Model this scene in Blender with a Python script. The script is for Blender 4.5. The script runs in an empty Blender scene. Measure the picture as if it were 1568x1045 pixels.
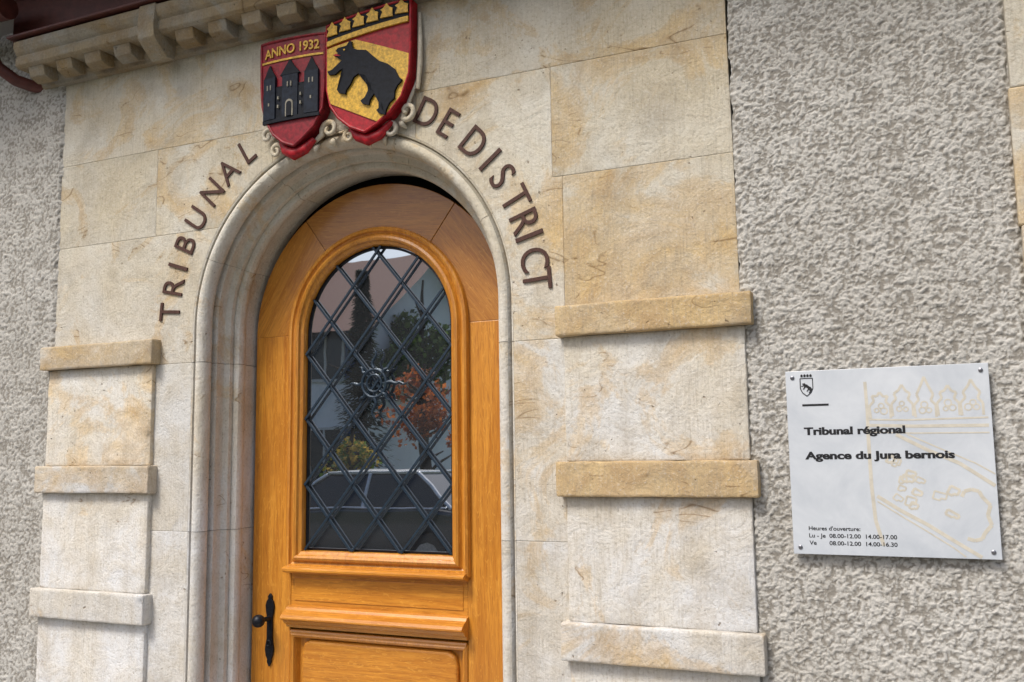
import bpy, bmesh, math, random
import numpy as np
from mathutils import Vector, Matrix, noise
random.seed(7)
S=bpy.context.scene
COL=S.collection
pi=math.pi
CZ=2.13
# ---------------------------------------------------------------- helpers
def empty(name,loc=(0,0,0)):
    e=bpy.data.objects.new(name,None); e.location=loc; COL.objects.link(e); return e
def link(name,me,mat=None,parent=None,bevel=0,seg=2,smooth=None):
    if mat is not None and not me.materials: me.materials.append(mat)
    o=bpy.data.objects.new(name,me); COL.objects.link(o)
    if parent: o.parent=parent
    if smooth is not None:
        me.polygons.foreach_set('use_smooth',[True]*len(me.polygons))
        me.set_sharp_from_angle(angle=math.radians(smooth))
    if bevel:
        m=o.modifiers.new('bevel','BEVEL'); m.width=bevel; m.segments=seg; m.limit_method='ANGLE'; m.angle_limit=math.radians(35)
    return o
class B:
    """mesh accumulator with per-piece tint (brightness, ochre, random)"""
    def __init__(s): s.v=[];s.f=[];s.c=[];s.m=[]
    def add(s,vs,fs,c=(1,0,0),mi=0):
        n=len(s.v); s.v+=[tuple(v) for v in vs]
        for f in fs: s.f.append([i+n for i in f]); s.c.append(c); s.m.append(mi)
    def box(s,x0,x1,y0,y1,z0,z1,c=(1,0,0),mi=0):
        v=[(x0,y0,z0),(x1,y0,z0),(x1,y1,z0),(x0,y1,z0),(x0,y0,z1),(x1,y0,z1),(x1,y1,z1),(x0,y1,z1)]
        s.add(v,[(0,1,5,4),(1,2,6,5),(2,3,7,6),(3,0,4,7),(4,5,6,7),(3,2,1,0)],c,mi)
    def prism(s,p,y0,y1,c=(1,0,0),mi=0):
        a=sum(p[i][0]*p[(i+1)%len(p)][1]-p[(i+1)%len(p)][0]*p[i][1] for i in range(len(p)))
        if a<0: p=p[::-1]
        n=len(p); v=[(x,y0,z) for x,z in p]+[(x,y1,z) for x,z in p]
        f=[list(range(n)),list(range(2*n-1,n-1,-1))]
        for i in range(n):
            j=(i+1)%n; f.append([i,n+i,n+j,j])
        s.add(v,f,c,mi)
    def obj(s,name,mats,parent=None,**k):
        me=bpy.data.meshes.new(name); me.from_pydata(s.v,[],s.f); 
        if not isinstance(mats,(list,tuple)): mats=[mats]
        for m in mats: me.materials.append(m)
        for p,mi in zip(me.polygons,s.m): p.material_index=mi
        at=me.attributes.new('tint','FLOAT_COLOR','CORNER')
        arr=np.ones((len(me.loops),4),dtype=np.float32)
        for p,c in zip(me.polygons,s.c): arr[p.loop_start:p.loop_start+p.loop_total,:3]=c
        at.data.foreach_set('color',arr.ravel())
        me.update()
        return link(name,me,None,parent,**k)
def sweep(b,prof,path,c=(1,0,0),closed=False,caps=True,mi=0):
    """path(d)-> list of (x,z); prof list of (d,y)"""
    cols=[path(d) for d,_ in prof]; n=len(cols[0]); k=len(prof)
    v=[];f=[]
    for j in range(n):
        for i in range(k): v.append((cols[i][j][0],prof[i][1],cols[i][j][1]))
    for j in range(n if closed else n-1):
        j2=(j+1)%n
        for i in range(k-1): f.append((j*k+i,j*k+i+1,j2*k+i+1,j2*k+i))
    if caps and not closed:
        f.append(list(range(k))); f.append([(n-1)*k+i for i in range(k-1,-1,-1)])
    b.add(v,f,c,mi)
def tube(b,pts,rad,n=8,c=(1,0,0),mi=0,flat=1.0):
    P=[Vector(p) for p in pts]; R=rad if isinstance(rad,(list,tuple)) else [rad]*len(P)
    v=[];f=[]
    for i,p in enumerate(P):
        t=(P[min(i+1,len(P)-1)]-P[max(i-1,0)]).normalized()
        up=Vector((0,1,0)) if abs(t.y)<.9 else Vector((1,0,0))
        a=t.cross(up).normalized(); bb=t.cross(a)
        for k in range(n):
            w=2*pi*k/n; v.append(p+a*math.cos(w)*R[i]+bb*math.sin(w)*R[i]*flat)
    for i in range(len(P)-1):
        for k in range(n):
            k2=(k+1)%n; f.append((i*n+k,i*n+k2,(i+1)*n+k2,(i+1)*n+k))
    f.append(list(range(n))[::-1]); f.append([(len(P)-1)*n+k for k in range(n)])
    b.add(v,f,c,mi)
def arc(r,a0,a1,n=None,cx=0,cz=CZ):
    n=n or max(2,int(abs(a1-a0)/2.5))
    return [(cx+r*math.cos(math.radians(a0+(a1-a0)*i/n)),cz+r*math.sin(math.radians(a0+(a1-a0)*i/n))) for i in range(n+1)]
# ---------------------------------------------------------------- materials
class M:
    def __init__(s,name):
        s.m=bpy.data.materials.new(name); s.m.use_nodes=True; s.t=s.m.node_tree; s.n=s.t.nodes
        s.p=s.n['Principled BSDF']
    def new(s,t,**k):
        n=s.n.new(t)
        for a,b in k.items(): setattr(n,a,b)
        return n
    def l(s,a,b): s.t.links.new(a,b)
    def val(s,n,key,v):
        if isinstance(v,bpy.types.NodeSocket): s.l(v,n.inputs[key])
        else: n.inputs[key].default_value=v
    def coord(s,scale=(1,1,1),rot=(0,0,0),loc=(0,0,0)):
        c=s.new('ShaderNodeTexCoord'); m=s.new('ShaderNodeMapping')
        m.inputs['Scale'].default_value=scale; m.inputs['Rotation'].default_value=rot; m.inputs['Location'].default_value=loc
        s.l(c.outputs['Object'],m.inputs['Vector']); return m.outputs[0]
    def noise(s,vec,scale,detail=4,rough=.5,dist=0):
        n=s.new('ShaderNodeTexNoise'); n.inputs['Scale'].default_value=scale; n.inputs['Detail'].default_value=detail
        n.inputs['Roughness'].default_value=rough; n.inputs['Distortion'].default_value=dist
        s.l(vec,n.inputs['Vector']); return n.outputs['Fac']
    def ramp(s,fac,stops):
        r=s.new('ShaderNodeValToRGB'); s.l(fac,r.inputs[0]); e=r.color_ramp.elements
        while len(e)<len(stops): e.new(.5)
        for x,(p,c) in zip(e,stops):
            x.position=p; x.color=(c,c,c,1) if isinstance(c,(int,float)) else (*c,1)
        return r.outputs[0]
    def math(s,op,a,b=0,c=0,clamp=False):
        n=s.new('ShaderNodeMath',operation=op,use_clamp=clamp)
        s.val(n,0,a); s.val(n,1,b); s.val(n,2,c); return n.outputs[0]
    def mix(s,f,a,b,mode='MIX'):
        n=s.new('ShaderNodeMix',data_type='RGBA',blend_type=mode)
        s.val(n,0,f)
        for k,v in ((6,a),(7,b)):
            if isinstance(v,bpy.types.NodeSocket): s.l(v,n.inputs[k])
            else: n.inputs[k].default_value=(*v,1) if len(v)==3 else v
        return n.outputs[2]
    def bump(s,h,strength=.5,dist=.01,prev=None):
        n=s.new('ShaderNodeBump'); n.inputs['Strength'].default_value=strength; n.inputs['Distance'].default_value=dist
        s.l(h,n.inputs['Height'])
        if prev: s.l(prev,n.inputs['Normal'])
        return n.outputs[0]
    def set(s,**k):
        for a,v in k.items():
            key={'col':'Base Color','rough':'Roughness','metal':'Metallic','spec':'Specular IOR Level','normal':'Normal','ior':'IOR','coat':'Coat Weight','coatr':'Coat Roughness'}[a]
            if isinstance(v,bpy.types.NodeSocket): s.l(v,s.p.inputs[key])
            elif isinstance(v,tuple): s.p.inputs[key].default_value=(*v,1)
            else: s.p.inputs[key].default_value=v
        return s.m
def stone_mat(name,tool=1.0):
    m=M(name); c=m.coord()
    at=m.new('ShaderNodeAttribute',attribute_name='tint'); sep=m.new('ShaderNodeSeparateColor'); m.l(at.outputs['Color'],sep.inputs[0])
    br,oc,rn=sep.outputs
    cv=m.new('ShaderNodeCombineXYZ'); m.l(m.math('MULTIPLY',rn,31.),cv.inputs[0]); m.l(m.math('MULTIPLY',rn,17.),cv.inputs[1]); 
    av=m.new('ShaderNodeVectorMath',operation='ADD'); m.l(c,av.inputs[0]); m.l(cv.outputs[0],av.inputs[1]); v=av.outputs[0]
    big=m.noise(v,2.6,4,.6,.6); mid=m.noise(v,9,4,.65,.6); fine=m.noise(v,110,4,.65)
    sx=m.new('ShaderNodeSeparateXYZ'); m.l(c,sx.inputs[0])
    hgt=m.math('MULTIPLY_ADD',sx.outputs[2],.75,-1.0,clamp=True)   # base colour by height: paler and cooler low down, yellower above
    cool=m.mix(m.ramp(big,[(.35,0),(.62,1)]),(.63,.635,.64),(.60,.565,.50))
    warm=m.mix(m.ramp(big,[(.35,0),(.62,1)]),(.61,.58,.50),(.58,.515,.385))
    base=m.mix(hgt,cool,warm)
    base=m.mix(m.math('MULTIPLY',m.ramp(mid,[(.45,0),(.70,1)]),.40),base,(.49,.42,.31))
    # ochre iron staining, patchy with fairly sharp fronts
    on=m.noise(v,3.2,6,.66,1.0)
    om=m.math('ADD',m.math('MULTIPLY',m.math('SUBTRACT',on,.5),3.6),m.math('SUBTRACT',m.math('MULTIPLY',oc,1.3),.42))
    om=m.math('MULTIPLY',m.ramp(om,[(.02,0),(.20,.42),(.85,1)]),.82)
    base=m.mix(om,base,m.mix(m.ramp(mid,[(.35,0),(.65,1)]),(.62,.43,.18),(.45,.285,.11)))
    # grey-brown grime clouds and run-off streaks
    gr=m.ramp(m.noise(v,5.3,5,.7,.3),[(.50,0),(.70,1)])
    base=m.mix(m.math('MULTIPLY',gr,.38),base,(.29,.25,.19))
    st_=m.new('ShaderNodeMapping'); st_.inputs['Scale'].default_value=(11,11,1.1); m.l(v,st_.inputs['Vector'])
    base=m.mix(m.math('MULTIPLY',m.ramp(m.noise(st_.outputs[0],1.0,4,.6,.3),[(.52,0),(.72,1)]),.28),base,(.33,.27,.19))
    # tooling: fine near-vertical chisel lines
    cm=m.new('ShaderNodeMapping'); cm.inputs['Scale'].default_value=(150,150,9); cm.inputs['Rotation'].default_value=(0,.05,0); m.l(v,cm.inputs['Vector'])
    tl=m.noise(cm.outputs[0],1.3,3,.6,.15)
    tmask=m.ramp(big,[(.38,.35),(.55,1)])
    base=m.mix(m.math('MULTIPLY',m.math('MULTIPLY',m.ramp(tl,[(.32,1),(.5,0)]),tmask),.34*tool),base,(.30,.26,.20))
    base=m.mix(m.math('MULTIPLY',m.ramp(fine,[(.32,1),(.46,0)]),.42),base,(.30,.25,.18))
    base=m.mix(m.math('MULTIPLY',m.ramp(fine,[(.56,0),(.68,1)]),.30),base,(.74,.72,.67))
    # short brown fissures
    vc=m.new('ShaderNodeMapping'); vc.inputs['Scale'].default_value=(1.0,1,2.2); m.l(v,vc.inputs['Vector'])
    vn=m.math('ABSOLUTE',m.math('SUBTRACT',m.noise(vc.outputs[0],1.7,3,.6,.4),.5))
    vein=m.math('MULTIPLY',m.ramp(vn,[(0,1),(.006,0)]),m.ramp(on,[(.56,0),(.60,1)]))
    base=m.mix(m.math('MULTIPLY',vein,.75),base,(.17,.10,.04))
    pits=m.ramp(m.noise(v,48,2,.5),[(.23,1),(.28,0)])
    base=m.mix(m.math('MULTIPLY',pits,.65),base,(.17,.12,.07))
    mul=m.new('ShaderNodeVectorMath',operation='SCALE'); m.l(base,mul.inputs[0]); m.l(br,mul.inputs['Scale'])
    h=m.math('ADD',m.math('MULTIPLY',tl,.55*tool),fine)
    h=m.math('SUBTRACT',h,m.math('MULTIPLY',pits,.8))
    n1=m.bump(mid,.6,.014); n2=m.bump(h,.85,.0035,n1)
    return m.set(col=mul.outputs[0],rough=.9,normal=n2,spec=.2)
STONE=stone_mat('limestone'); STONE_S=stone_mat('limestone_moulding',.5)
def stucco_mat():
    m=M('roughcast_render'); c=m.coord()
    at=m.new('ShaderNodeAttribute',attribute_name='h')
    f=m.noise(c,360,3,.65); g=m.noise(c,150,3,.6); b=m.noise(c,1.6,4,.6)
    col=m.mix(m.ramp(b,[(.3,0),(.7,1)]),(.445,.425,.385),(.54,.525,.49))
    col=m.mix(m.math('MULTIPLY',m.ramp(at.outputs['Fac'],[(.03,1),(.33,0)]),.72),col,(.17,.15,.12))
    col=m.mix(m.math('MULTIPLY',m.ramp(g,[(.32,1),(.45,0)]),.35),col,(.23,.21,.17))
    h=m.math('ADD',g,m.math('MULTIPLY',f,.6))
    return m.set(col=col,rough=.95,normal=m.bump(h,.75,.004),spec=.15)
STUCCO=stucco_mat()
def wood_mat(name,ang=0,tone=1.0):
    m=M(name); c=m.coord(rot=(0,math.radians(ang),0),loc=(random.random()*5,0,random.random()*5))
    mp=m.new('ShaderNodeMapping'); mp.inputs['Scale'].default_value=(1,1,.05); m.l(c,mp.inputs[0])
    g=m.noise(mp.outputs[0],34,5,.6,1.6); fib=m.noise(mp.outputs[0],300,3,.6,.2); b=m.noise(c,2.2,3)
    col=m.mix(m.ramp(g,[(.30,0),(.68,1)]),(.42*tone,.145*tone,.013),(.66*tone,.285*tone,.032))
    col=m.mix(m.math('MULTIPLY',m.ramp(fib,[(.35,1),(.5,0)]),.5),col,(.25*tone,.08*tone,.009))
    col=m.mix(m.math('MULTIPLY',m.ramp(b,[(.45,0),(.7,1)]),.45),col,(.36*tone,.13*tone,.014))
    mp2=m.new('ShaderNodeMapping'); mp2.inputs['Scale'].default_value=(1,1,.25); m.l(c,mp2.inputs[0])
    fl=m.noise(mp2.outputs[0],60,2,.5,2.5)
    col=m.mix(m.math('MULTIPLY',m.ramp(fl,[(.60,0),(.66,1)]),.32),col,(.76*tone,.38*tone,.06))
    return m.set(col=col,rough=m.math('MULTIPLY_ADD',g,.2,.24),normal=m.bump(m.math('ADD',fib,g),.25,.0015),coat=.4,coatr=.15)
def plain(name,col,rough=.5,metal=0,nscale=40,var=.25,bump=.2,bd=.002,**k):
    m=M(name); c=m.coord(); f=m.noise(c,nscale,3,.6)
    cc=m.mix(m.ramp(f,[(.3,0),(.7,1)]),tuple(x*(1-var) for x in col),tuple(min(1,x*(1+var)) for x in col))
    return m.set(col=cc,rough=rough,metal=metal,normal=m.bump(f,bump,bd),**k)
def leaf(name,col):
    m=M(name); c=m.coord(); f=m.noise(c,3.0,3,.6)
    cc=m.mix(m.ramp(f,[(.3,0),(.7,1)]),tuple(x*.65 for x in col),tuple(min(1,x*1.35) for x in col))
    m.set(col=cc,rough=.6)
    tr=m.new('ShaderNodeBsdfTranslucent'); m.l(cc,tr.inputs[0]); mx=m.new('ShaderNodeMixShader'); mx.inputs[0].default_value=.5
    out=m.n['Material Output']; m.l(m.p.outputs[0],mx.inputs[1]); m.l(tr.outputs[0],mx.inputs[2]); m.l(mx.outputs[0],out.inputs[0])
    return m.m
WV=wood_mat('oak_vertical',0,.98); WH=wood_mat('oak_horizontal',90,1.05); WL=wood_mat('oak_arch_left',-32,.93); WR=wood_mat('oak_arch_right',38,.78); WM=wood_mat('oak_moulding',0,1.0); WT=wood_mat('oak_arch_top',84,.72)
IRON=plain('black_iron',(.012,.014,.020),.45,.6,120,.4,.3)
LATT=plain('blue_black_steel',(.016,.032,.052),.42,.3,160,.4,.25)
BRONZE=plain('letter_brown',(.075,.036,.027),.65,0,200,.4,.3,spec=.25)
RED=plain('shield_red_paint',(.33,.008,.015),.42,0,60,.4,.35,spec=.35)
RED2=plain('shield_dark_red_paint',(.21,.007,.014),.45,0,60,.4,.35,spec=.35)
GOLD=plain('shield_gold_paint',(.56,.33,.030),.45,.1,90,.4,.35)
BLACK=plain('shield_black_paint',(.006,.008,.013),.6,0,60,.4,.35,spec=.2)
BLUEG=plain('castle_slate_paint',(.012,.017,.028),.6,0,60,.4,.35,spec=.2)
BROWN=plain('brown_painted_metal',(.085,.022,.016),.5,.1,20,.3,.2)
EAVE=plain('brown_eave_timber',(.06,.025,.016),.7,0,20,.3,.3)
# ---------------------------------------------------------------- world, light, camera
w=bpy.data.worlds.new('World'); S.world=w; w.use_nodes=True
nt=w.node_tree; sky=nt.nodes.new('ShaderNodeTexSky'); sky.sky_type='NISHITA'; sky.sun_disc=False
SUN_EL=math.radians(54); SUN_AZ=math.radians(203)   # azimuth measured clockwise from +Y
sky.sun_elevation=SUN_EL; sky.sun_rotation=SUN_AZ; sky.dust_density=5.0; sky.air_density=1.0; sky.ozone_density=1.5
bg=nt.nodes['Background']; nt.links.new(sky.outputs[0],bg.inputs[0]); bg.inputs[1].default_value=.15
sl=bpy.data.lights.new('sun','SUN'); sl.energy=3.0; sl.angle=math.radians(16); sl.color=(1,.965,.91)
so=bpy.data.objects.new('sun',sl); COL.objects.link(so)
d=Vector((math.sin(SUN_AZ)*math.cos(SUN_EL),math.cos(SUN_AZ)*math.cos(SUN_EL),math.sin(SUN_EL)))
so.rotation_euler=d.to_track_quat('Z','Y').to_euler(); so.location=d*20
cd=bpy.data.cameras.new('camera'); cd.sensor_width=36; cd.lens=32.886; cd.clip_end=1000; cd.clip_start=.05
cam=bpy.data.objects.new('camera',cd); COL.objects.link(cam)
cam.matrix_world=Matrix.Translation((2.02,-2.95,1.6))@Matrix.Rotation(.41697,4,'Z')@Matrix.Rotation(pi/2+.11784,4,'X')@Matrix.Rotation(-.01387,4,'Z')
S.camera=cam
S.view_settings.view_transform='Standard'; S.view_settings.look='None'; S.view_settings.exposure=0
# ---------------------------------------------------------------- building
bld=empty('stone_courthouse')
R0=.718
st=B()
def rc(br=1,oc=0): return (br*random.uniform(.94,1.05),oc,random.random())
a1=math.degrees(math.asin(.40/R0)); a2=math.degrees(math.acos(.33/R0))
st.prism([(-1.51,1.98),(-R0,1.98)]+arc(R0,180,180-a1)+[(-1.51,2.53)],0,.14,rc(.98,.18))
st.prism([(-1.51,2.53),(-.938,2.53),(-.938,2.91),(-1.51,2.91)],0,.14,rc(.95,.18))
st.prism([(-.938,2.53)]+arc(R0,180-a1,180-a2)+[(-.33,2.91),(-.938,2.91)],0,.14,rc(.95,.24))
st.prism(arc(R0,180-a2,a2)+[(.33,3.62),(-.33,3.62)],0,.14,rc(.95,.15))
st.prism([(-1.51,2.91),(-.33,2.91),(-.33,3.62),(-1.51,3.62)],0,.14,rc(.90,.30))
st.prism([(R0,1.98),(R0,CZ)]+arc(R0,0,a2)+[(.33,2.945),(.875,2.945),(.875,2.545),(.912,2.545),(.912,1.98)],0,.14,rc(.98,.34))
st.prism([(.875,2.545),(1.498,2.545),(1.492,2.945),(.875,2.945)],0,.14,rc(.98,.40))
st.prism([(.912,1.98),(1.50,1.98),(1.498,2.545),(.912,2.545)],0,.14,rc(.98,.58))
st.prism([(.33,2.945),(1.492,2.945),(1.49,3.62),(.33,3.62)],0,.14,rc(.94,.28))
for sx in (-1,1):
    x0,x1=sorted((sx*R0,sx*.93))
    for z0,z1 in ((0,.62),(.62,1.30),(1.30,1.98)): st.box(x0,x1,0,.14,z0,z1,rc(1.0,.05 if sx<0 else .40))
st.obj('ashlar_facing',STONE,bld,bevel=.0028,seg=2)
pl=B()
for sx in (-1,1):
    xa,xb=sorted((sx*.912,sx*1.513)); ba,bb=sorted((sx*.890,sx*1.538))
    bz=[(1.982,2.084),(1.452,1.565),(.931,1.050),(.41,.53)]
    for i,(z0,z1) in enumerate(bz):
        pl.box(ba+random.uniform(-.004,.004),bb+random.uniform(-.004,.004),-.052,.1,z0,z1,rc((.93 if i<2 else 1.0),(.92,1.0,.48,.3)[i] if sx>0 else (.74,.62,.0,.1)[i]))
    for i,(z0,z1) in enumerate([(1.565,1.982),(1.05,1.452),(.53,.931),(0,.41)]):
        pl.box(xa,xb,-.020-.003*(i%2),.1,z0,z1,rc(1.10,(.20,.20,.05,.1)[i] if sx>0 else (.36,.0,0,0)[i]))
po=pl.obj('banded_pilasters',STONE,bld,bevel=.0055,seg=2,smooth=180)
sm=po.modifiers.new('dense','SUBSURF'); sm.subdivision_type='SIMPLE'; sm.levels=sm.render_levels=4
ct=bpy.data.textures.new('worn_edges','CLOUDS'); ct.noise_scale=.07; ct.noise_depth=2
dm=po.modifiers.new('worn','DISPLACE'); dm.texture=ct; dm.texture_coords='GLOBAL'; dm.strength=.006; dm.mid_level=.5
# arch moulding
prof=[(.7185,.0),(.7125,.002),(.7085,.015),(.7045,.015),(.702,.003),(.695,-.005),(.684,-.009),(.672,-.006),(.661,.005),(.654,.022),(.655,.040),(.662,.050),(.676,.058),(.676,.066),(.660,.068),(.653,.073),(.653,.084),(.657,.100),(.652,.116),(.636,.124),(.630,.125),(.628,.140),(.631,.148),(.616,.147),(.606,.151),(.600,.162),(.600,.178),(.605,.190),(.614,.199),(.614,.30)]
am=B()
def jpath(sx,z0,z1): return lambda r:[(sx*r,z0+(z1-z0)*i/4) for i in range(5)]
segs=[180.0,157,120,69,26,0.0]
def full(a,b): 
    def f(r):
        p=[]
        if a==180: p+=[(-r,1.98+.0015),(-r,2.05)]
        p+=arc(r,a-.08*(a<180),b+.08*(b>0),max(3,int(abs(a-b)/2)))
        if b==0: p+=[(r,2.05),(r,1.98+.0015)]
        return p
    return f
for a,b in zip(segs,segs[1:]): sweep(am,prof,full(a,b),rc(1.0,.24))
for sx in(-1,1):
    for z0,z1 in ((0,.62),(.62,1.30),(1.30,1.98)):
        sweep(am,prof,jpath(sx,z0+.0012,z1-.0012),rc(1.0,.08 if sx<0 else .2))
am.obj('arch_moulding',STONE_S,bld,smooth=38)
bm_=B(); sweep(bm_,[(r+.004,y+.004) for r,y in prof],lambda r:[(-r,0)]+arc(r,180,0,60)+[(r,0)],(.6,.2,.3)); bm_.obj('joint_mortar',STONE_S,bld,smooth=38)
# cornice
cn=B()
def xprism(b,pr,x0,x1,c=(1,0,0),mi=0):
    n=len(pr); v=[(x0,y,z) for y,z in pr]+[(x1,y,z) for y,z in pr]
    f=[list(range(n)),list(range(2*n-1,n-1,-1))]+[[i,n+i,n+(i+1)%n,(i+1)%n] for i in range(n)]
    b.add(v,f,c,mi)
xs=[-1.66,-.86,.1,1.0,1.62]
for x0,x1 in zip(xs,xs[1:]):
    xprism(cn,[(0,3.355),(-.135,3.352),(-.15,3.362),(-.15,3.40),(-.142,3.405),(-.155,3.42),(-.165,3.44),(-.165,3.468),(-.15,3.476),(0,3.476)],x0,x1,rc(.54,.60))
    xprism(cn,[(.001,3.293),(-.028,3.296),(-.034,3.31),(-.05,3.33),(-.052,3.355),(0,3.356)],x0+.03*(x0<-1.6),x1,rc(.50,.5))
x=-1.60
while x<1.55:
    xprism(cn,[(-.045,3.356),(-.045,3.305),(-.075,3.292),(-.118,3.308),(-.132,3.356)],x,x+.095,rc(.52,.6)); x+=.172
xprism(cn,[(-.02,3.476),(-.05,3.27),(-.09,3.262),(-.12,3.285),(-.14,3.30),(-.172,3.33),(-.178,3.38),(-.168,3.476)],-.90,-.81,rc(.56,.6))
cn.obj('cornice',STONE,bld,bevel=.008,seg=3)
fl=B(); fl.box(-1.68,1.66,-.185,.0,3.480,3.492); fl.box(-1.75,1.75,-.10,.02,3.492,3.9)
fl.obj('flashing',BROWN,bld,bevel=.003)
ev=B(); ev.box(-3.2,3.2,-.62,.2,3.90,3.93)
for i in range(9): ev.box(-3.0+i*.75,-2.9+i*.75,-.58,.02,3.78,3.899)
ev.obj('eave',EAVE,bld,bevel=.004)
gp=B(); tube(gp,[(-1.80,-.20,3.62),(-1.79,-.19,3.46),(-1.775,-.15,3.38),(-1.74,-.08,3.335),(-1.70,-.03,3.32),(-1.66,.01,3.315)],.028,12); tube(gp,[(-3.2,-.23,3.66),(-1.62,-.23,3.60)],.055,14)
gp.obj('rain_gutter',BROWN,bld,smooth=40)
# roughcast walls (real relief)
def stucco(name,x0,x1,z0,z1,st_,left_edge,right_edge,amp=1.0):
    nx=int((x1-x0)/st_); nz=int((z1-z0)/st_); V=[];H=[]
    for j in range(nz+1):
        z=z0+(z1-z0)*j/nz
        for i in range(nx+1):
            x=x0+(x1-x0)*i/nx
            p=Vector((x*122,3.1,z*122)); p+=noise.noise_vector(p*.4)*1.1
            f1=noise.voronoi(p)[0][0]
            n1=noise.noise(Vector((x*66,9,z*66))); n2=noise.noise(Vector((x*16,5,z*16)))
            h=.68-.82*f1+.46*n1+.28*n2
            h=max(0,min(1,h))
            y=-.006-.0085*h*amp-.003*noise.noise(Vector((x*5,2,z*5)))
            e=1.0
            if left_edge: e=min(e,max(0,(x-x0)/.022+.5*n1))
            if right_edge: e=min(e,max(0,(x1-x)/.022+.5*n1))
            e=min(1,e); y=y*e+.004*(1-e)
            xx=x
            if left_edge and i<4: xx+=.010*noise.noise(Vector((2,1,z*14)))+.004*noise.noise(Vector((2,1,z*70)))
            if right_edge and i>nx-4: xx+=.010*noise.noise(Vector((7,1,z*14)))+.004*noise.noise(Vector((2,1,z*70)))
            V.append((xx,y,z)); H.append(h)
    F=[(j*(nx+1)+i,j*(nx+1)+i+1,(j+1)*(nx+1)+i+1,(j+1)*(nx+1)+i) for j in range(nz) for i in range(nx)]
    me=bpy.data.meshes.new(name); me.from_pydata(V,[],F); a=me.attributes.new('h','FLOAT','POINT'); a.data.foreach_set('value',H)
    me.polygons.foreach_set('use_smooth',[True]*len(F))
    return link(name,me,STUCCO,bld)
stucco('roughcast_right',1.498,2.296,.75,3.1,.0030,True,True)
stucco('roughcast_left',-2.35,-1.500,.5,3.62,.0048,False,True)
fw=B()
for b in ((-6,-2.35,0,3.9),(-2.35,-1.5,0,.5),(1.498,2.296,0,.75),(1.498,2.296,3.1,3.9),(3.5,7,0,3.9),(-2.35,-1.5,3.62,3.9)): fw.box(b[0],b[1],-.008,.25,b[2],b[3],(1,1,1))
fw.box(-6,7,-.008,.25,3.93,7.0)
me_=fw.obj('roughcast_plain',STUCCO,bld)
core=B()
core.prism([(-6,0),(-.75,0)]+[(-.75,CZ)]+arc(.75,180,0,40)+[(.75,0),(7,0),(7,3.9),(-6,3.9)],.10,.40); core.obj('wall_core',STUCCO,bld)
# window bay right, quoins
qn=B(); zz=[.0,.42,.86,1.33,1.80,2.21,2.61,3.02,3.5]
for i,(z0,z1) in enumerate(zip(zz,zz[1:])): qn.box(2.289-(.006 if i%2 else 0),2.56,-.030,.2,z0,z1,rc(1.0,.55 if i%2 else .3))
for i,(z0,z1) in enumerate(zip(zz,zz[1:])): qn.box(3.3,3.55,-.030,.2,z0,z1,rc(1.0,.4))
qn.box(2.56,3.3,-.03,.2,2.9,3.5,rc(1,.3)); qn.box(2.56,3.3,-.03,.2,0,.9,rc(1,.3))
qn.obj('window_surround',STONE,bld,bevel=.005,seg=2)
GL=M('window_glass'); c=GL.coord(); GLASS=GL.set(col=(.60,.65,.70),metal=.97,rough=.012,normal=GL.bump(GL.noise(c,3.5,2,.4),.04,.01))
wg=B(); wg.box(2.56,3.3,.12,.14,.9,2.9); wg.obj('side_window_pane',GLASS,bld)
wf=B(); 
for b in ((2.56,2.62,.9,2.9),(3.24,3.3,.9,2.9),(2.62,3.24,.9,.96),(2.62,3.24,2.84,2.9),(2.9,2.95,.96,2.84)): wf.box(b[0],b[1],.08,.13,b[2],b[3])
wf.obj('side_window_frame',plain('white_window_paint',(.7,.7,.68),.4),bld,bevel=.004)
rf=B(); rf.add([(-6.4,-.6,7),(7.4,-.6,7),(7.4,5,10.5),(-6.4,5,10.5),(-6.4,.25,6.9),(7.4,.25,6.9)],[(0,1,2,3),(4,5,1,0)]); rf.obj('roof',plain('clay_tiles',(.20,.07,.04),.8),bld)
ds=B(); ds.box(-1.0,1.0,-.45,.25,-.001,.02,rc(.9,.1)); ds.box(-.60,.60,.25,.42,0,.03,rc(.9,.1)); ds.obj('door_step',STONE,bld,bevel=.008)
# ---------------------------------------------------------------- door
door=empty('arched_wooden_door',(0,0,0))
DY=.257; DC=2.10; GR=.342; GB=1.214; DR=.600
lf=B()
lf.box(-DR,-.405,DY,.31,.03,DC,mi=0); lf.box(.405,DR,DY,.31,.03,DC,mi=0)
lf.box(-.404,.404,DY+.0015,.31,.93,1.16,mi=1)
lf.box(-.404,.404,DY+.0015,.31,.03,.16,mi=1)
def ring(r0,r1,a0,a1): return arc(r1,a0,a1,24,0,DC)+arc(r0,a1,a0,24,0,DC)
lf.prism(ring(.404,DR,180,126),DY,.31,mi=2); lf.prism(ring(.404,DR,125.8,53.2),DY,.31,mi=4); lf.prism(ring(.404,DR,53,0),DY,.31,mi=3)
lf.box(-.404,.404,.285,.30,.16,.93,mi=0)
lf.obj('leaf_frame',[WV,WH,WL,WR,WT],door,bevel=.0022,seg=2)
rp_=B(); rp_.prism([(-.385,1.012),(.385,1.012),(.385,1.105),(-.385,1.105)],DY-.0018,DY+.02); rp_.obj('rail_panel',wood_mat('oak_rail_panel',90,1.08),door,bevel=.002,seg=3)
fr=B()
def gpath(d): 
    r=GR+d
    return [(-r,GB-d),(-r,DC-.3)]+arc(r,180,0,48,0,DC)+[(r,DC-.3),(r,GB-d)]
gp_=[(.078,.262),(.078,.244),(.074,.236),(.066,.231),(.058,.233),(.054,.241),(.047,.245),(.043,.241),(.038,.230),(.028,.225),(.020,.229),(.016,.239),(.010,.242),(.005,.246),(.002,.256),(.0,.285)]
sweep(fr,gp_,gpath,closed=True)
fr.obj('glass_moulding',WM,door,smooth=28)
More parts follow.
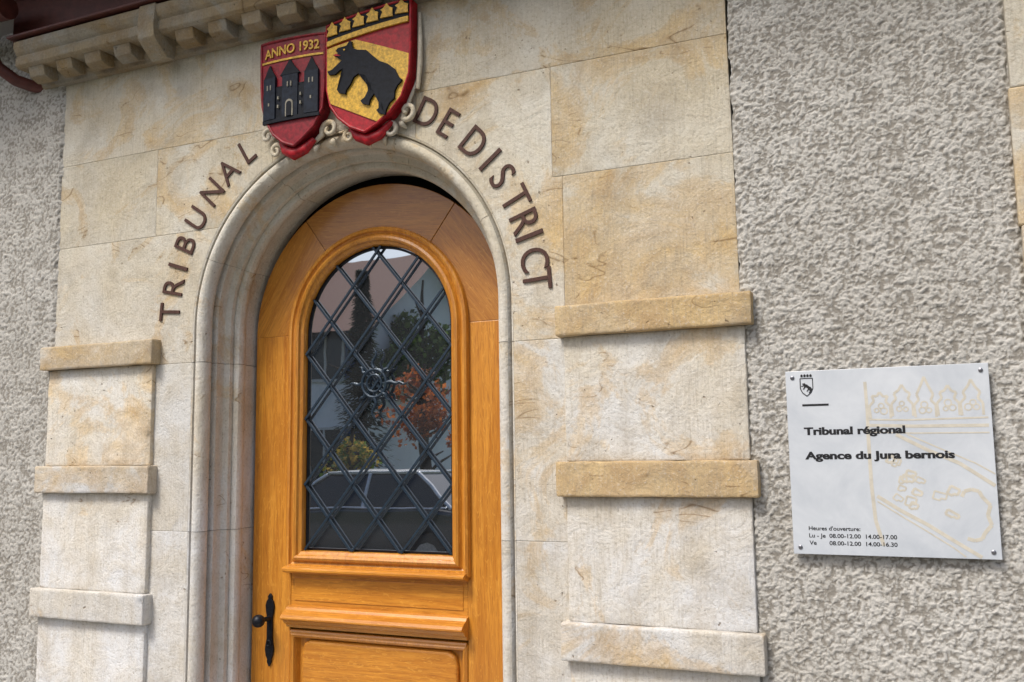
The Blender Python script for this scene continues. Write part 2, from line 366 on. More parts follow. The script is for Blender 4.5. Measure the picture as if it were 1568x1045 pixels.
sl_=B(); xprof=[(.262,1.158),(.214,1.148),(.206,1.142),(.206,1.134),(.222,1.126),(.240,1.122),(.262,1.120)]
xprism(sl_,xprof,-.414,.412)
xprism(sl_,[(.262,.992),(.240,.988),(.232,.977),(.222,.974),(.205,.962),(.196,.952),(.196,.946),(.215,.938),(.222,.927),(.236,.920),(.240,.908),(.262,.904)],-.412,.408)
xprism(sl_,[(.262,.898),(.252,.896),(.248,.888),(.252,.880),(.262,.878)],-.400,.400)
sl_.obj('weather_bars',wood_mat('oak_bars',90,1.0),door,bevel=.001,seg=2)
pn=B()
o1=[(-.345,.845),(-.315,.860),(.315,.860),(.345,.845),(.355,.80),(.355,.2),(-.355,.2),(-.355,.80)]
pn.prism(o1,.262,.29); pn.obj('lower_panel',wood_mat('oak_panel',90,.98),door,bevel=.014,seg=3)
pb=B(); 
def ppath(d): return [(-.40+d,.885-d),(.40-d,.885-d),(.40-d,.17+d),(-.40+d,.17+d)]
sweep(pb,[(-.004,.259),(0,.252),(.008,.247),(.016,.252),(.02,.262),(.028,.285)],ppath,closed=True); pb.obj('panel_bead',WM,door,smooth=28)
gl=B(); gl.prism([(-GR-.01,GB-.01)]+[(-GR-.01,DC)]+arc(GR+.01,180,0,48,0,DC)[1:]+[(GR+.01,GB-.01)],.274,.280)
gl.obj('glass_pane',GLASS,door)
gk=B(); sweep(gk,[(.0,.268),(-.009,.266),(-.010,.274)],gpath,closed=True); gk.obj('glass_putty',IRON,door)
# lattice grille clipped to glass outline
la=B(); HW=.1135; HH=.134
slope=HH/HW
def inside(x,z):
    if z<GB or abs(x)>GR: return False
    return z<=DC or x*x+(z-DC)**2<=GR*GR
for sgn in (1,-1):
    for k in range(-14,15):
        pts=[]
        N=600
        for i in range(N+1):
            x=-.36+.72*i/N; z=1.88+sgn*slope*(x-2*k*HW)
            if inside(x,z): pts.append((x,z))
        if len(pts)>6:
            a,b=pts[0],pts[-1]
            dx,dz=b[0]-a[0],b[1]-a[1]; L=math.hypot(dx,dz); nx,nz=-dz/L,dx/L
            y0=.252 if sgn>0 else .2565; hw=.0045
            q=[(a[0]+nx*hw,a[1]+nz*hw),(a[0]-nx*hw,a[1]-nz*hw),(b[0]-nx*hw,b[1]-nz*hw),(b[0]+nx*hw,b[1]+nz*hw)]
            la.prism(q,y0,y0+.008)
def torus(b,cx,cy,cz,R,r,n=32,m=8,c=(1,0,0),mi=0):
    v=[];f=[]
    for i in range(n):
        a=2*pi*i/n
        for j in range(m):
            w_=2*pi*j/m; rr=R+r*math.cos(w_); v.append((cx+rr*math.cos(a),cy+r*math.sin(w_),cz+rr*math.sin(a)))
    for i in range(n):
        for j in range(m): f.append((i*m+j,((i+1)%n)*m+j,((i+1)%n)*m+(j+1)%m,i*m+(j+1)%m))
    b.add(v,f,c,mi)
torus(la,0,.243,1.88,.056,.0065); torus(la,0,.243,1.88,.034,.005)
for k in range(8):
    a=pi/2+k*pi/4; L=.085 if k%4==0 else (.06 if k%2==0 else .04)
    pts=[];rad=[]
    for i in range(15):
        t=i/14; d_=.060+L*t; off=.009*math.sin(t*2*pi*1.1)*(1 if k%4==0 else .4)
        pts.append((math.cos(a)*d_-math.sin(a)*off,.243,1.88+math.sin(a)*d_+math.cos(a)*off)); rad.append(.0072*(1-t)**.6+.001)
    tube(la,pts,rad,8)
    tube(la,[(math.cos(a)*.034,.243,1.88+math.sin(a)*.034),(math.cos(a)*.056,.243,1.88+math.sin(a)*.056)],.003,6)
la.obj('iron_lattice',LATT,door,bevel=.0012,seg=1)
# handle
hd=B(); X=-.503
out=[(0,.150),(.010,.138),(.008,.128),(.016,.118),(.021,.10),(.018,.075),(.013,.055),(.013,-.03),(.017,-.05),(.021,-.075),(.016,-.10),(.009,-.112),(.010,-.125),(0,-.142)]
hd.prism([(X+x,.885+z) for x,z in out]+[(X-x,.885+z) for x,z in out[::-1][1:-1]],.247,.258)
torus(hd,X,.246,.835,.011,.004,16,6)
tube(hd,[(X,.25,.935),(X,.215,.935),(X,.205,.935)],[.011,.009,.012],14)
sp=[];sr=[]
for i in range(11):
    t=i/10*pi; sp.append((X,.205-.026*(1-math.cos(t))/1.0,.935)); sr.append(max(.002,.026*math.sin(t)))
tube(hd,sp,sr,18)
hd.obj('iron_handle',IRON,door,smooth=45,bevel=.0015)
it=B(); it.box(-.8,.8,.40,.42,0,2.95); it.obj('door_rebate',plain('dark_interior',(.02,.018,.015),.9),bld)
# ---------------------------------------------------------------- lettering
def text_mesh(txt,size,ext,offset=0,align='CENTER'):
    cu=bpy.data.curves.new('t','FONT'); cu.body=txt; cu.size=size; cu.extrude=ext; cu.offset=offset; cu.align_x=align; cu.resolution_u=6
    o=bpy.data.objects.new('t',cu); COL.objects.link(o); bpy.context.view_layer.update()
    dg=bpy.context.evaluated_depsgraph_get(); me=bpy.data.meshes.new_from_object(o.evaluated_get(dg)); bpy.data.objects.remove(o)
    return [v.co.copy() for v in me.vertices],[tuple(p.vertices) for p in me.polygons]
let=B()
LT=[('T',2884,2200),('R',2863,2309),('I',2837,2390),('B',2795,2483),('U',2742,2588),('N',2662,2693),('A',2572,2764),('L',2473,2833),('D',1643,2847),('E',1561,2788),('D',1451,2708),('I',1389,2635),('S',1336,2573),('T',1289,2483),('R',1248,2399),('I',1236,2346),('C',1218,2261),('T',1195,2192)]
for ch,xv,zv in LT:
    V,F=text_mesh(ch,.14,.003,-.0002)
    xs_=[v.x for v in V]; ys=[v.y for v in V]; cx=(min(xs_)+max(xs_))/2; cy=(min(ys)+max(ys))/2
    k=.106/(max(ys)-min(ys)); px=2.02-xv/1000; pz=zv/1000
    an=math.atan2(pz-CZ,px+.015); ux,uz=math.cos(an),math.sin(an); rx,rz=uz,-ux
    px=-.015+.83*ux; pz=CZ+.83*uz
    kx=k*(.86 if ch!='I' else 1)
    vs=[]
    for v in V:
        a=(v.x-cx)*kx; b=(v.y-cy)*k; vs.append((px+rx*a+ux*b,-.0032-v.z,pz+rz*a+uz*b))
    let.add(vs,F)
let.obj('tribunal_de_district_lettering',BRONZE)
# ---------------------------------------------------------------- shields
coa=empty('coat_of_arms_relief')
def relief(name,polys,mats,cx,half,yb,dome=.022):
    bm=bmesh.new()
    me=bpy.data.meshes.new(name)
    for pts,y0,y1,mi in polys:
        a=sum(pts[i][0]*pts[(i+1)%len(pts)][1]-pts[(i+1)%len(pts)][0]*pts[i][1] for i in range(len(pts)))
        if a<0: pts=pts[::-1]
        f=[bm.verts.new((x,y0,z)) for x,z in pts]; g=[bm.verts.new((x,y1,z)) for x,z in pts]
        fc=bm.faces.new(f); fc.material_index=mi; n=len(f)
        for i in range(n):
            q=bm.faces.new((f[i],g[i],g[(i+1)%n],f[(i+1)%n])); q.material_index=mi
    bmesh.ops.triangulate(bm,faces=[f for f in bm.faces if len(f.verts)>4],ngon_method='EAR_CLIP')
    x=cx-half
    while x<cx+half:
        bmesh.ops.bisect_plane(bm,geom=bm.verts[:]+bm.edges[:]+bm.faces[:],plane_co=(x,0,0),plane_no=(1,0,0)); x+=.02
    for v in bm.verts:
        t=max(-1,min(1,(v.co.x-cx)/half)); v.co.y-=dome*math.sqrt(max(0,1-t*t*.85)) if v.co.y<-.011 else 0
    bm.to_mesh(me); bm.free()
    for m in mats: me.materials.append(m)
    return link(name,me,None,coa,bevel=.0012,seg=1)
def rect(x0,x1,z0,z1): return [(x0,z0),(x1,z0),(x1,z1),(x0,z1)]
Lc,Lh=-.193,.16
Lo=[(-.347,3.240),(-.04,3.232),(-.043,3.02),(-.050,2.93),(-.085,2.865),(-.13,2.825),(-.175,2.795),(-.225,2.815),(-.275,2.855),(-.313,2.915),(-.335,2.98),(-.343,3.06)]
Y=-.045
polys=[(Lo,Y,-.005,0)]
polys.append(([(-.338,3.152),(-.045,3.146),(-.045,3.154),(-.338,3.160)],Y-.004,Y+.002,1))
yc=Y-.006
def cren(x0,x1,z0,z1,n,d=.010):
    p=[(x0,z0),(x1,z0)]; w_=(x1-x0)/(2*n-1)
    for i in range(2*n-1):
        zz_=z1 if i%2==0 else z1-d
        p+=[(x1-i*w_,zz_),(x1-(i+1)*w_,zz_)]
    return p
polys+= [(cren(-.315,-.068,2.915,3.045,7),yc,Y+.002,2),(cren(-.322,-.262,2.915,3.085,3,.008),yc-.006,Y+.002,3),(cren(-.122,-.062,2.915,3.085,3,.008),yc-.006,Y+.002,3),
 (rect(-.228,-.154,2.915,3.085),yc-.004,Y+.002,3),([(-.238,3.085),(-.144,3.085),(-.176,3.122),(-.191,3.146),(-.206,3.122)],yc-.005,Y+.002,2),
 ([(-.322,3.086),(-.262,3.086),(-.284,3.120),(-.292,3.140),(-.300,3.120)],yc-.003,Y+.002,2),([(-.122,3.086),(-.062,3.086),(-.084,3.120),(-.092,3.140),(-.100,3.120)],yc-.003,Y+.002,2),
 ([(-.209,2.915),(-.173,2.915),(-.173,2.965)]+[(-.191+.018*math.cos(t*pi/6),2.965+.018*math.sin(t*pi/6)) for t in range(1,6)]+[(-.209,2.965)],yc-.007,Y,4),
 ([(-.203,2.915),(-.179,2.915),(-.179,2.962)]+[(-.191+.012*math.cos(t*pi/6),2.962+.012*math.sin(t*pi/6)) for t in range(1,6)]+[(-.203,2.962)],yc-.009,Y,2),
 (rect(-.326,-.058,2.900,2.915),yc-.004,Y+.002,2)]
for xx in (-.300,-.284,-.100,-.084,-.199,-.183):
    polys.append((rect(xx-.0025,xx+.0025,3.035,3.055),yc-.008,Y,4))
for xx,zz_ in ((-.245,2.99),(-.138,2.99),(-.245,2.955),(-.138,2.955),(-.292,2.97),(-.092,2.97)): polys.append((rect(xx-.003,xx+.003,zz_,zz_+.012),yc-.008,Y,4))
relief('town_shield',polys,[RED2,GOLD,BLACK,BLUEG,plain('pale_castle_lines',(.24,.22,.17),.6)],Lc,Lh,0)
def rim(name,o,cx,half,mat,dome=.022,r=.006):
    b=B(); pts=[]
    n=len(o)
    for i in range(n):
        a=o[i]; c_=o[(i+1)%n]
        for k in range(6):
            t=k/6; x=a[0]+(c_[0]-a[0])*t; z=a[1]+(c_[1]-a[1])*t; tt=max(-1,min(1,(x-cx)/half))
            pts.append((x,Y-dome*math.sqrt(max(0,1-tt*tt*.85)),z))
    pts.append(pts[0]); pts.append(pts[1]); tube(b,pts,r,8); b.obj(name,mat,coa,smooth=60)
rim('town_shield_rim',Lo,Lc,Lh,RED2)
Rc,Rh=.155,.195
Ro=[(-.033,3.255),(.343,3.290),(.341,3.10),(.335,3.00),(.305,2.915),(.255,2.860),(.205,2.825),(.150,2.800),(.085,2.830),(.03,2.875),(-.010,2.93),(-.028,3.00)]
P=[(Ro,Y,-.005,0)]
P.append(([(-.026,3.186),(.336,3.218),(.336,3.283),(-.026,3.249)],Y-.004,Y+.002,2))
P.append(([(-.026,3.168),(.336,3.200),(.336,3.220),(-.026,3.188)],Y-.009,Y+.002,1))
for i in range(6):
    cx=.000+i*.062; cz=3.208+cx*.088
    P.append(([(cx-.026,cz),(cx+.026,cz),(cx+.022,cz+.012),(cx+.012,cz+.018),(cx+.026,cz+.032),(cx+.012,cz+.038),(cx,cz+.055),(cx-.012,cz+.038),(cx-.026,cz+.032),(cx-.012,cz+.018),(cx-.022,cz+.012)],Y-.010,Y+.002,1))
P.append(([(-.027,3.160),(.110,3.169),(.337,3.075),(.334,2.998),(.304,2.916),(.255,2.862),(.205,2.831),(-.005,2.935),(-.025,2.98)],Y-.005,Y+.002,1))
# bear walking to the left, drawn in a unit frame
bear=[(-.50,.10),(-.49,.14),(-.43,.18),(-.39,.21),(-.385,.265),(-.355,.275),(-.335,.235),(-.29,.215),(-.22,.225),(-.12,.265),(-.02,.245),(.10,.225),(.22,.240),(.33,.225),(.42,.170),(.465,.165),(.47,.13),(.455,.09),(.46,.02),(.50,-.05),(.475,-.12),(.48,-.20),(.50,-.25),(.42,-.27),(.375,-.255),(.40,-.20),(.375,-.12),(.325,-.06),(.27,-.045),(.245,-.11),(.235,-.19),(.255,-.245),(.175,-.265),(.13,-.25),(.16,-.19),(.155,-.10),(.14,-.01),(.03,.02),(-.07,.0),(-.105,-.06),(-.10,-.14),(-.115,-.22),(-.10,-.265),(-.19,-.285),(-.235,-.265),(-.20,-.21),(-.205,-.12),(-.225,-.03),(-.26,.0),(-.32,-.06),(-.36,-.13),(-.44,-.165),(-.48,-.14),(-.43,-.10),(-.40,-.04),(-.36,.04),(-.35,.085),(-.39,.075),(-.44,.045),(-.475,.05),(-.46,.075),(-.42,.095),(-.46,.095)]
an=math.radians(-33); sc=.345; BX,BZ=.148,3.015
def bl(pts): return [(BX+sc*(x*math.cos(an)-z*math.sin(an)),BZ+sc*(x*math.sin(an)+z*math.cos(an))) for x,z in pts]
P.append((bl(bear),Y-.014,Y+.002,2))
P.append((bl([(-.405,.155),(-.39,.145),(-.375,.158),(-.39,.17)]),Y-.017,Y,1))
P.append((bl([(-.50,.045),(-.46,.052),(-.40,.082),(-.47,.075)]),Y-.0165,Y,3))
relief('canton_shield_with_bear',P,[RED,GOLD,BLACK,RED],Rc,Rh,0)
rim('canton_shield_rim',Ro,Rc,Rh,RED)
V,F=text_mesh('ANNO 1932',.062,.002,.0012); xs_=[v.x for v in V]; cx=(min(xs_)+max(xs_))/2; k=.262/(max(xs_)-min(xs_))
t=B(); vs=[]
for v in V:
    x=-.193+(v.x-cx)*k; tt=(x-Lc)/Lh; vs.append((x,Y-.003-.022*math.sqrt(max(0,1-tt*tt*.85))-v.z,3.176+v.y*.85-.06*(x+.193)**2*4))
t.add(vs,F); t.obj('anno_1932_text',GOLD,coa)
sc_=B()
def spiral(cx,cz,r0,turns,a0,rad,y=-.03,dirn=1,tail=None):
    pts=[];rr=[]
    N=34
    for i in range(N):
        t=i/(N-1); a=math.radians(a0)+dirn*turns*2*pi*t; r=r0*(1-t)**.8+.004
        pts.append((cx+r*math.cos(a),y-.012*t,cz+r*math.sin(a))); rr.append(rad*(1-.45*t))
    if tail: 
        p0=Vector(pts[0]); q=Vector(tail); m=[q.lerp(p0,k/6) for k in range(6)]; pts=[tuple(a) for a in m]+pts; rr=[rad*(.35+.65*k/6) for k in range(6)]+rr
    tube(sc_,pts,rr,10,rc(.95,.2),flat=.9)
spiral(-.035,2.850,.034,1.2,200,.012,-.025,-1,(-.15,-.02,2.785))
spiral(.240,2.805,.030,1.2,180,.011,-.025,-1,(.12,-.02,2.785))
spiral(.312,2.868,.030,1.1,230,.011,-.025,1,(.350,-.02,2.985))
spiral(-.328,2.868,.030,1.2,330,.011,-.025,1,(-.356,-.02,2.975))
spiral(-.285,2.800,.026,1.2,10,.011,-.025,1,(-.22,-.02,2.785))
spiral(.060,2.808,.022,1.1,90,.010,-.03,1,(.01,-.03,2.83))
tube(sc_,[(-.362,-.012,3.20),(-.368,-.018,3.10),(-.362,-.02,3.0),(-.356,-.02,2.93)],[.006,.009,.010,.008],10,rc(1,.2))
tube(sc_,[(.356,-.012,3.25),(.362,-.018,3.15),(.362,-.02,3.05),(.352,-.02,2.95)],[.006,.009,.010,.008],10,rc(1,.1))
for (cx,cz,w_,h_,a) in ((-.21,2.768,.035,.04,5),(-.10,2.785,.04,.04,-20),(-.02,2.800,.04,.04,20),(.14,2.775,.045,.04,5),(.21,2.775,.035,.04,-10),(.285,2.825,.035,.04,40)):
    A=math.radians(a-90)
    tube(sc_,[(cx+math.cos(A)*h_*(q/6-.5),-.006-.020*math.sin(pi*q/6),cz+math.sin(A)*h_*(q/6-.5)) for q in range(7)],[.3*w_*max(.15,math.sin(pi*(q+.6)/7.2)) for q in range(7)],10,rc(1,.1),flat=.8)
sc_.obj('carved_scrollwork',STONE_S,coa,smooth=60)
rd=B()
tube(rd,[(-.262,-.03,2.835),(-.235,-.035,2.795),(-.19,-.04,2.772),(-.14,-.04,2.785),(-.10,-.035,2.82)],[.012,.022,.026,.022,.012],12,flat=.8)
tube(rd,[(.06,-.03,2.835),(.10,-.035,2.80),(.15,-.04,2.778),(.20,-.04,2.79),(.25,-.035,2.835)],[.010,.020,.024,.020,.010],12,flat=.8)
rd.obj('red_drapery',RED,coa,smooth=60)
# ---------------------------------------------------------------- plaque
pq=empty('court_plaque')
PX0,PX1,PZ0,PZ1=1.631,2.180,1.289,1.829
mm=M('frosted_acrylic'); c=mm.coord(); PM=mm.set(col=mm.mix(mm.ramp(mm.noise(c,5,5,.65,.5),[(.3,0),(.7,1)]),(.45,.485,.53),(.60,.63,.665)),rough=.25,normal=mm.bump(mm.noise(c,300,2),.05,.001),coat=.3,coatr=.1)
b=B(); b.box(PX0,PX1,-.034,-.028,PZ0,PZ1); b.obj('panel',PM,pq,bevel=.0012)
INK=plain('black_print',(.006,.006,.008),.5,0,50,.2,0); OCH=plain('etched_beige_line',(.53,.495,.415),.6,0,30,.12,.2); STEEL=plain('steel_stud',(.25,.25,.27),.35,.9)
b=B()
for x in (PX0+.020,PX1-.020):
    for z in (PZ0+.020,PZ1-.020): tube(b,[(x,-.0,z),(x,-.036,z),(x,-.0375,z)],[.005,.0062,.004],14)
b.obj('studs',STEEL,pq,smooth=40)
ink=B()
def ptext(txt,x,z,cap,width=None,off=0,dbl=0):
    V,F=text_mesh(txt,1.0,0,0 if not off else off,'LEFT'); 
    hs=cap/.70; 
    xs_=[v.x for v in V]; k=hs if not width else width/(max(xs_)-min(xs_)); x_0=min(xs_)
    for q in range(1+(2 if dbl else 0)):
        ink.add([(x+(v.x-x_0)*k+dbl*q,-.0346-.00006*q,z+v.y*hs) for v in V],F)
ptext('Tribunal régional',PX0+.046,PZ0+.349,.0215,.278,.030,.0007)
ptext('Agence du Jura bernois',PX0+.046,PZ0+.277,.0215,.402,.030,.0007)
ptext("Heures d'ouverture:",PX0+.046,PZ0+.070,.0115,.143,.016)
ptext('Lu - Je  08.00-12.00  14.00-17.00',PX0+.046,PZ0+.049,.0115,.240,.016)
ptext('Ve       08.00-12.00  14.00-16.30',PX0+.046,PZ0+.028,.0115,.240,.016)
ink.box(PX0+.045,PX0+.120,-.0348,-.0335,PZ1-.106,PZ1-.100)
lx,lz=PX0+.060,PZ1-.048
so_=[(-.018,.025),(.018,.025),(.018,-.005),(.012,-.018),(0,-.028),(-.012,-.018),(-.018,-.005)]
for i in range(7):
    a=so_[i];c_=so_[(i+1)%7]; dx,dz=c_[0]-a[0],c_[1]-a[1];L=math.hypot(dx,dz);nx,nz=-dz/L*.0012,dx/L*.0012
    ink.prism([(lx+a[0]+nx,lz+a[1]+nz),(lx+a[0]-nx,lz+a[1]-nz),(lx+c_[0]-nx,lz+c_[1]-nz),(lx+c_[0]+nx,lz+c_[1]+nz)],-.0348-.0001*i,-.0335)
an2=math.radians(-35)
ink.prism([(lx+.034*(x*math.cos(an2)-z*math.sin(an2)),lz-.003+.034*(x*math.sin(an2)+z*math.cos(an2))) for x,z in bear],-.0350,-.0335)
for i in range(4): ink.prism([(lx-.013+i*.0086+a,lz+.029+b_) for a,b_ in ((-.003,0),(.003,0),(.0035,.006),(0,.009),(-.0035,.006))],-.0349,-.0335)
ink.obj('printed_text',INK,pq)
oc=B(); cnt=[0]
def pline(pts,wd=.0022,closed=False):
    if closed: pts=pts+[pts[0]]
    for a,c_ in zip(pts,pts[1:]):
        dx,dz=c_[0]-a[0],c_[1]-a[1];L=math.hypot(dx,dz)
        if L<1e-6: continue
        nx,nz=-dz/L*wd/2,dx/L*wd/2; cnt[0]+=1; y=-.0344-.000008*(cnt[0]%14)
        q=[(PX0+a[0]+nx,PZ0+a[1]+nz),(PX0+a[0]-nx,PZ0+a[1]-nz),(PX0+c_[0]-nx,PZ0+c_[1]-nz),(PX0+c_[0]+nx,PZ0+c_[1]+nz)]
        oc.prism(q,y,-.0335)
rg=random.Random(4)
pline([(.225,.335),(.226,.42),(.224,.50)],.009)
for i in range(5):
    cx=.262+i*.060; cz=.425+rg.uniform(-.004,.004); hh=(.045,.06,.085,.055,.07)[i]
    w_=.027
    pline([(cx-w_,cz-.030),(cx-w_*1.1,cz+.005),(cx-w_*.6,cz+.02),(cx-w_*.8,cz+.035),(cx-.008,cz+hh*.75),(cx,cz+hh),(cx+.010,cz+hh*.7),(cx+w_*.8,cz+.034),(cx+w_*.55,cz+.018),(cx+w_,cz+.004),(cx+w_,cz-.030)],.007)
    for k in range(3):
        a=pi/2+k*2*pi/3+rg.uniform(-.3,.3); r9=rg.uniform(.006,.010); pline([(cx+.011*math.cos(a)+r9*math.cos(q*pi/4),cz-.004+.010*math.sin(a)+r9*math.sin(q*pi/4)) for q in range(8)],.004,True)
pline([(.225,.390),(.33,.386),(.54,.388)],.005)
for z,w_ in ((.368,.009),(.348,.004)): pline([(.225,z+.005),(.35,z),(.54,z-.002)],w_)
pline([(.30,.345),(.38,.30),(.46,.262),(.545,.20)],.010); pline([(.33,.345),(.42,.30),(.50,.262),(.547,.232)],.004)
pline([(.225,.345),(.226,.20),(.232,.10),(.25,.03)],.010)
pline([(.24,.17),(.30,.13),(.37,.09),(.43,.05),(.50,.005)],.010); pline([(.24,.155),(.30,.115),(.37,.07),(.43,.03),(.46,.005)],.004)
for _ in range(15):
    cx=rg.uniform(.28,.44); cz=.30-(cx-.28)*.52-rg.uniform(.02,.13); w_=rg.uniform(.008,.017); h_=rg.uniform(.007,.013); t_=-.45+rg.uniform(-.25,.25)
    pline([(cx+a*w_*math.cos(t_)-b_*h_*math.sin(t_),cz+a*w_*math.sin(t_)+b_*h_*math.cos(t_)) for a,b_ in ((-1,-1),(.2,-1),(.2,-.4),(1,-.4),(1,1),(-1,1))],rg.uniform(.004,.007),True)
pts=[(.485+.048*math.cos(k*pi/8)*(1.0 if k%2 else .75),.12+.07*math.sin(k*pi/8)) for k in range(-5,7)]; pline(pts,.010)
oc.obj('etched_site_plan',OCH,pq)
# ---------------------------------------------------------------- surroundings (behind the camera, mirrored in the glass)
g=B(); g.add([(-300,-300,-.12),(300,-300,-.12),(300,300,-.12),(-300,300,-.12)],[(0,1,2,3)]); g.obj('ground',plain('grass_ground',(.06,.085,.03),.95,0,3,.4,.5,.05))
pv=B(); pv.box(-40,40,-2.2-1.4,0,-.118,-.002); pv.obj('pavement',plain('paving',(.24,.235,.225),.9,0,8,.2,.4,.01),bevel=.01)
rd_=B(); rd_.add([(-60,-9.6,-.116),(60,-9.6,-.116),(60,-3.6,-.116),(-60,-3.6,-.116)],[(0,1,2,3)]); rd_.obj('road',plain('asphalt',(.05,.05,.052),.9,0,30,.25,.5,.01))
def leaves(b,cx,cy,cz,rx,ry,rz,n,s,mi):
    blobs=[(random.gauss(0,.45),random.gauss(0,.45),random.gauss(0,.45),random.uniform(.28,.5)) for _ in range(16)]
    for _ in range(n):
        q=random.choice(blobs); u=Vector((random.gauss(0,1),random.gauss(0,1),random.gauss(0,1))).normalized()*q[3]*random.random()**.4
        p=Vector((cx+rx*(q[0]+u.x),cy+ry*(q[1]+u.y),cz+rz*(q[2]+u.z)))
        a=Vector((random.gauss(0,1),random.gauss(0,1),random.gauss(0,1))).normalized(); c_=a.orthogonal().normalized()*s*random.uniform(.6,1.3); d_=a.cross(c_)*.7
        b.add([p-c_,p-d_,p+c_,p+d_],[(0,1,2,3)],(1,0,0),random.choice(mi))
BARK=plain('bark',(.05,.035,.025),.9,0,15,.4,.6,.02)
G0=leaf('leaf_conifer',(.018,.034,.012));G1=leaf('leaf_dark_green',(.05,.09,.022));G2=leaf('leaf_green',(.14,.22,.05));O1=leaf('leaf_orange',(.55,.17,.04));O2=leaf('leaf_rust',(.30,.085,.035));Y1=leaf('leaf_yellow',(.55,.38,.08))
def tree(name,x,y,h,mats,rx,rz,n=3500,s=.09,conifer=False):
    b=B(); tube(b,[(x,y,-.15),(x+.05,y,h*.35),(x-.05,y+.05,h*.7),(x,y,h*.95)],[.14,.11,.07,.03],9)
    for i in range(9):
        a=random.random()*6.28; z0=h*random.uniform(.3,.75); L=rx*random.uniform(.5,.95)
        tube(b,[(x,y,z0),(x+math.cos(a)*L*.5,y+math.sin(a)*L*.5,z0+L*.35),(x+math.cos(a)*L,y+math.sin(a)*L,z0+L*.6)],[.05,.03,.012],6)
    if conifer:
        for i in range(n):
            t=random.random()**.7; r=rx*(1-t)*math.sqrt(random.random())*random.uniform(.7,1.1); a=random.random()*6.28
            p=Vector((x+r*math.cos(a),y+r*math.sin(a),h*.12+t*h*.9)); q=Vector((math.cos(a),math.sin(a),-.35))*s*1.6; w_=Vector((-math.sin(a),math.cos(a),0))*s*.5
            b.add([p,p+q*.5+w_,p+q,p+q*.5-w_],[(0,1,2,3)],(1,0,0),random.choice((1,2)))
    else: leaves(b,x,y,h*.68,rx,rx,rz,n,s,(1,2))
    b.obj(name,[BARK]+mats)
tree('spruce_tree',-9.3,-13.9,5.6,[G0,G0],.85,3,4200,.10,True)
tree('green_tree',-9.5,-17.0,6.3,[G1,G2],1.15,1.2,2400,.09)
tree('autumn_tree',-6.9,-12.4,3.5,[O1,O2],.75,.8,1300,.055)
tree('yellow_tree',-8.3,-12.0,2.2,[Y1,G2],.55,.5,900,.05)
hb=B(); 
for i in range(13): leaves(hb,-11.5+i*.62,-11.2,.42,.45,.35,.42,520,.045,(0,0,1,2))
hb.obj('hedge',[G0,G1,O2])
def house(name,x0,x1,y,dep,h,wall,roofc):
    e=empty(name); b=B(); b.box(x0,x1,y-dep,y,-.12,h); b.obj('walls',wall,e)
    w_=B(); f_=B(); 
    nx=int((x1-x0)/2.1)
    for k in range(nx):
        for z in [.9+2.5*j for j in range(int((h+.4)/2.5))]:
            cx=x0+(k+.5)*(x1-x0)/nx; w_.box(cx-.45,cx+.45,y,y+.03,z,z+1.3)
            for q in ((cx-.52,cx-.45,z-.06,z+1.36),(cx+.45,cx+.52,z-.06,z+1.36),(cx-.45,cx+.45,z+1.3,z+1.37),(cx-.45,cx+.45,z-.07,z),(cx-.03,cx+.03,z,z+1.3)): f_.box(q[0],q[1],y,y+.06,q[2],q[3])
            for sx in(-1,1): f_.box(cx+sx*.75-.2,cx+sx*.75+.2,y,y+.05,z-.03,z+1.33,mi=1)
    w_.obj('windows',plain(name+'_glass',(.02,.025,.035),.1),e); f_.obj('frames_and_shutters',[plain(name+'_frame',(.6,.6,.58),.5),plain(name+'_shutter',(.05,.09,.20),.6)],e)
    r=B(); ym=y-dep/2; r.add([(x0-.5,y+.6,h-.1),(x1+.5,y+.6,h-.1),(x1+.5,ym,h+dep*.4),(x0-.5,ym,h+dep*.4),(x1+.5,y-dep-.6,h-.1),(x0-.5,y-dep-.6,h-.1)],[(0,1,2,3),(3,2,4,5)])
    r.add([(x0,y,h),(x0,ym,h+dep*.38),(x0,y-dep,h)],[(0,1,2)],mi=1); r.add([(x1,y,h),(x1,ym,h+dep*.38),(x1,y-dep,h)],[(2,1,0)],mi=1)
    r.obj('roof',[roofc,wall],e)
TILE=plain('roof_tiles',(.20,.085,.055),.8)
house('white_house',-19.5,-10.2,-15.5,6,4.6,plain('white_render',(.84,.85,.86),.9,0,4,.04),TILE)
house('pink_house',-19.5,-11.0,-30,6,5.6,plain('pink_render',(.80,.52,.45),.9,0,4,.05),TILE)
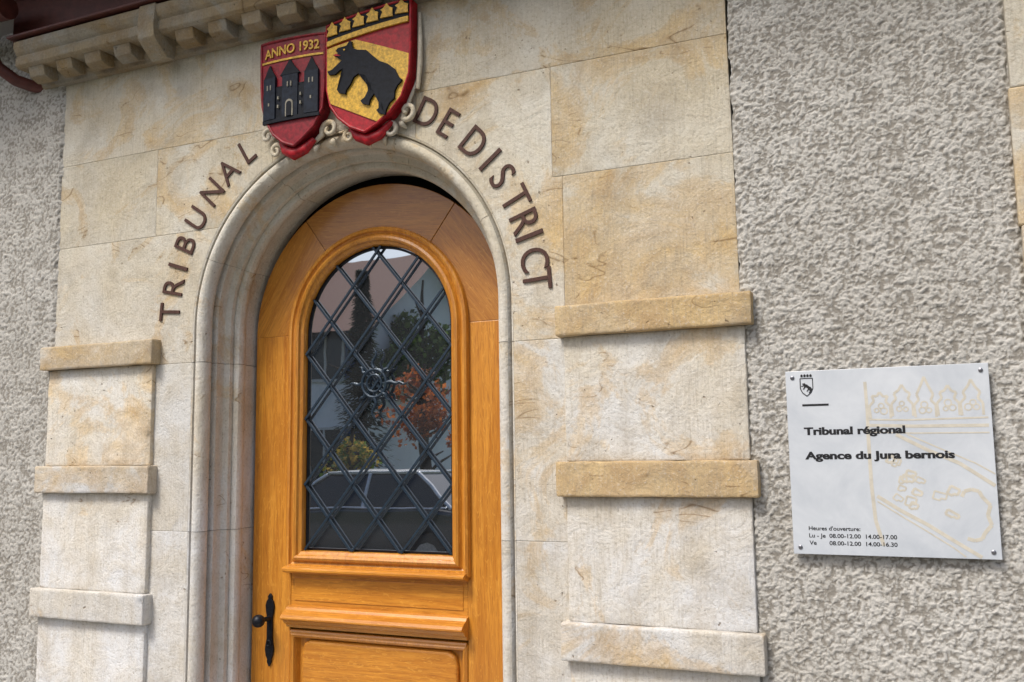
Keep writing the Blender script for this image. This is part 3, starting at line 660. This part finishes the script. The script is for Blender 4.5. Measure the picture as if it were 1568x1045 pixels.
# parked car
car=empty('parked_car'); cx0,cy0,cz0=-5.6,-8.5,-.116
def cp(p): return [(cx0+x,z+cz0) for x,z in p]
body=B(); side=[(-2.1,.32),(-2.12,.62),(-2.0,.82),(-1.1,.95),(1.35,1.0),(2.05,.92),(2.12,.60),(2.08,.32),(1.75,.28),(1.68,.52),(1.42,.66),(1.14,.52),(1.06,.28),(-.98,.28),(-1.06,.52),(-1.34,.66),(-1.62,.52),(-1.70,.28)]
body.prism(cp(side),cy0-.86,cy0+.86)
body.obj('body',plain('car_dark_paint',(.015,.018,.025),.15,.2,10,.05,0,coat=.8),car,bevel=.06,seg=4)
cab=B(); lo=[(-1.15,.93),(1.75,.96)]; hi=[(-.35,1.42),(1.15,1.44)]
v=[(cx0+lo[0][0],cy0+s*.80,cz0+.94) for s in(-1,1)]+[(cx0+lo[1][0],cy0+s*.80,cz0+.97) for s in(1,-1)]+[(cx0+hi[0][0],cy0+s*.62,cz0+1.42) for s in(-1,1)]+[(cx0+hi[1][0],cy0+s*.62,cz0+1.44) for s in(1,-1)]
cab.add(v,[(0,1,2,3),(4,7,6,5),(0,4,5,1),(1,5,6,2),(2,6,7,3),(3,7,4,0)])
cab.obj('glasshouse',plain('car_glass',(.01,.012,.015),.06,0,10,.1,0),car,bevel=.05,seg=3)
rp=B(); rp.box(cx0-.36,cx0+1.16,cy0-.62,cy0+.62,cz0+1.425,cz0+1.465)
for sy in(-1,1):
    for (xa,za),(xb,zb) in ((lo[0],hi[0]),(lo[1],hi[1]),((.35,.95),(.38,1.43))): tube(rp,[(cx0+xa,cy0+sy*.80,cz0+za),(cx0+xb,cy0+sy*.63,cz0+zb)],.03,6)
    tube(rp,[(cx0-1.1,cy0+sy*.85,cz0+.955),(cx0+1.7,cy0+sy*.85,cz0+.985)],.018,6)
rp.obj('roof_and_pillars',plain('car_trim_silver',(.55,.57,.6),.25,.7),car,bevel=.012)
wh=B()
for x in(-1.34,1.42):
    for sy in(-1,1): 
        tube(wh,[(cx0+x,cy0+sy*.70,cz0+.32),(cx0+x,cy0+sy*.88,cz0+.32)],.32,24); tube(wh,[(cx0+x,cy0+sy*.87,cz0+.32),(cx0+x,cy0+sy*.89,cz0+.32)],.20,12,mi=1)
wh.obj('wheels',[plain('tyre',(.02,.02,.02),.8),plain('alloy_rim',(.4,.4,.42),.3,.8)],car)
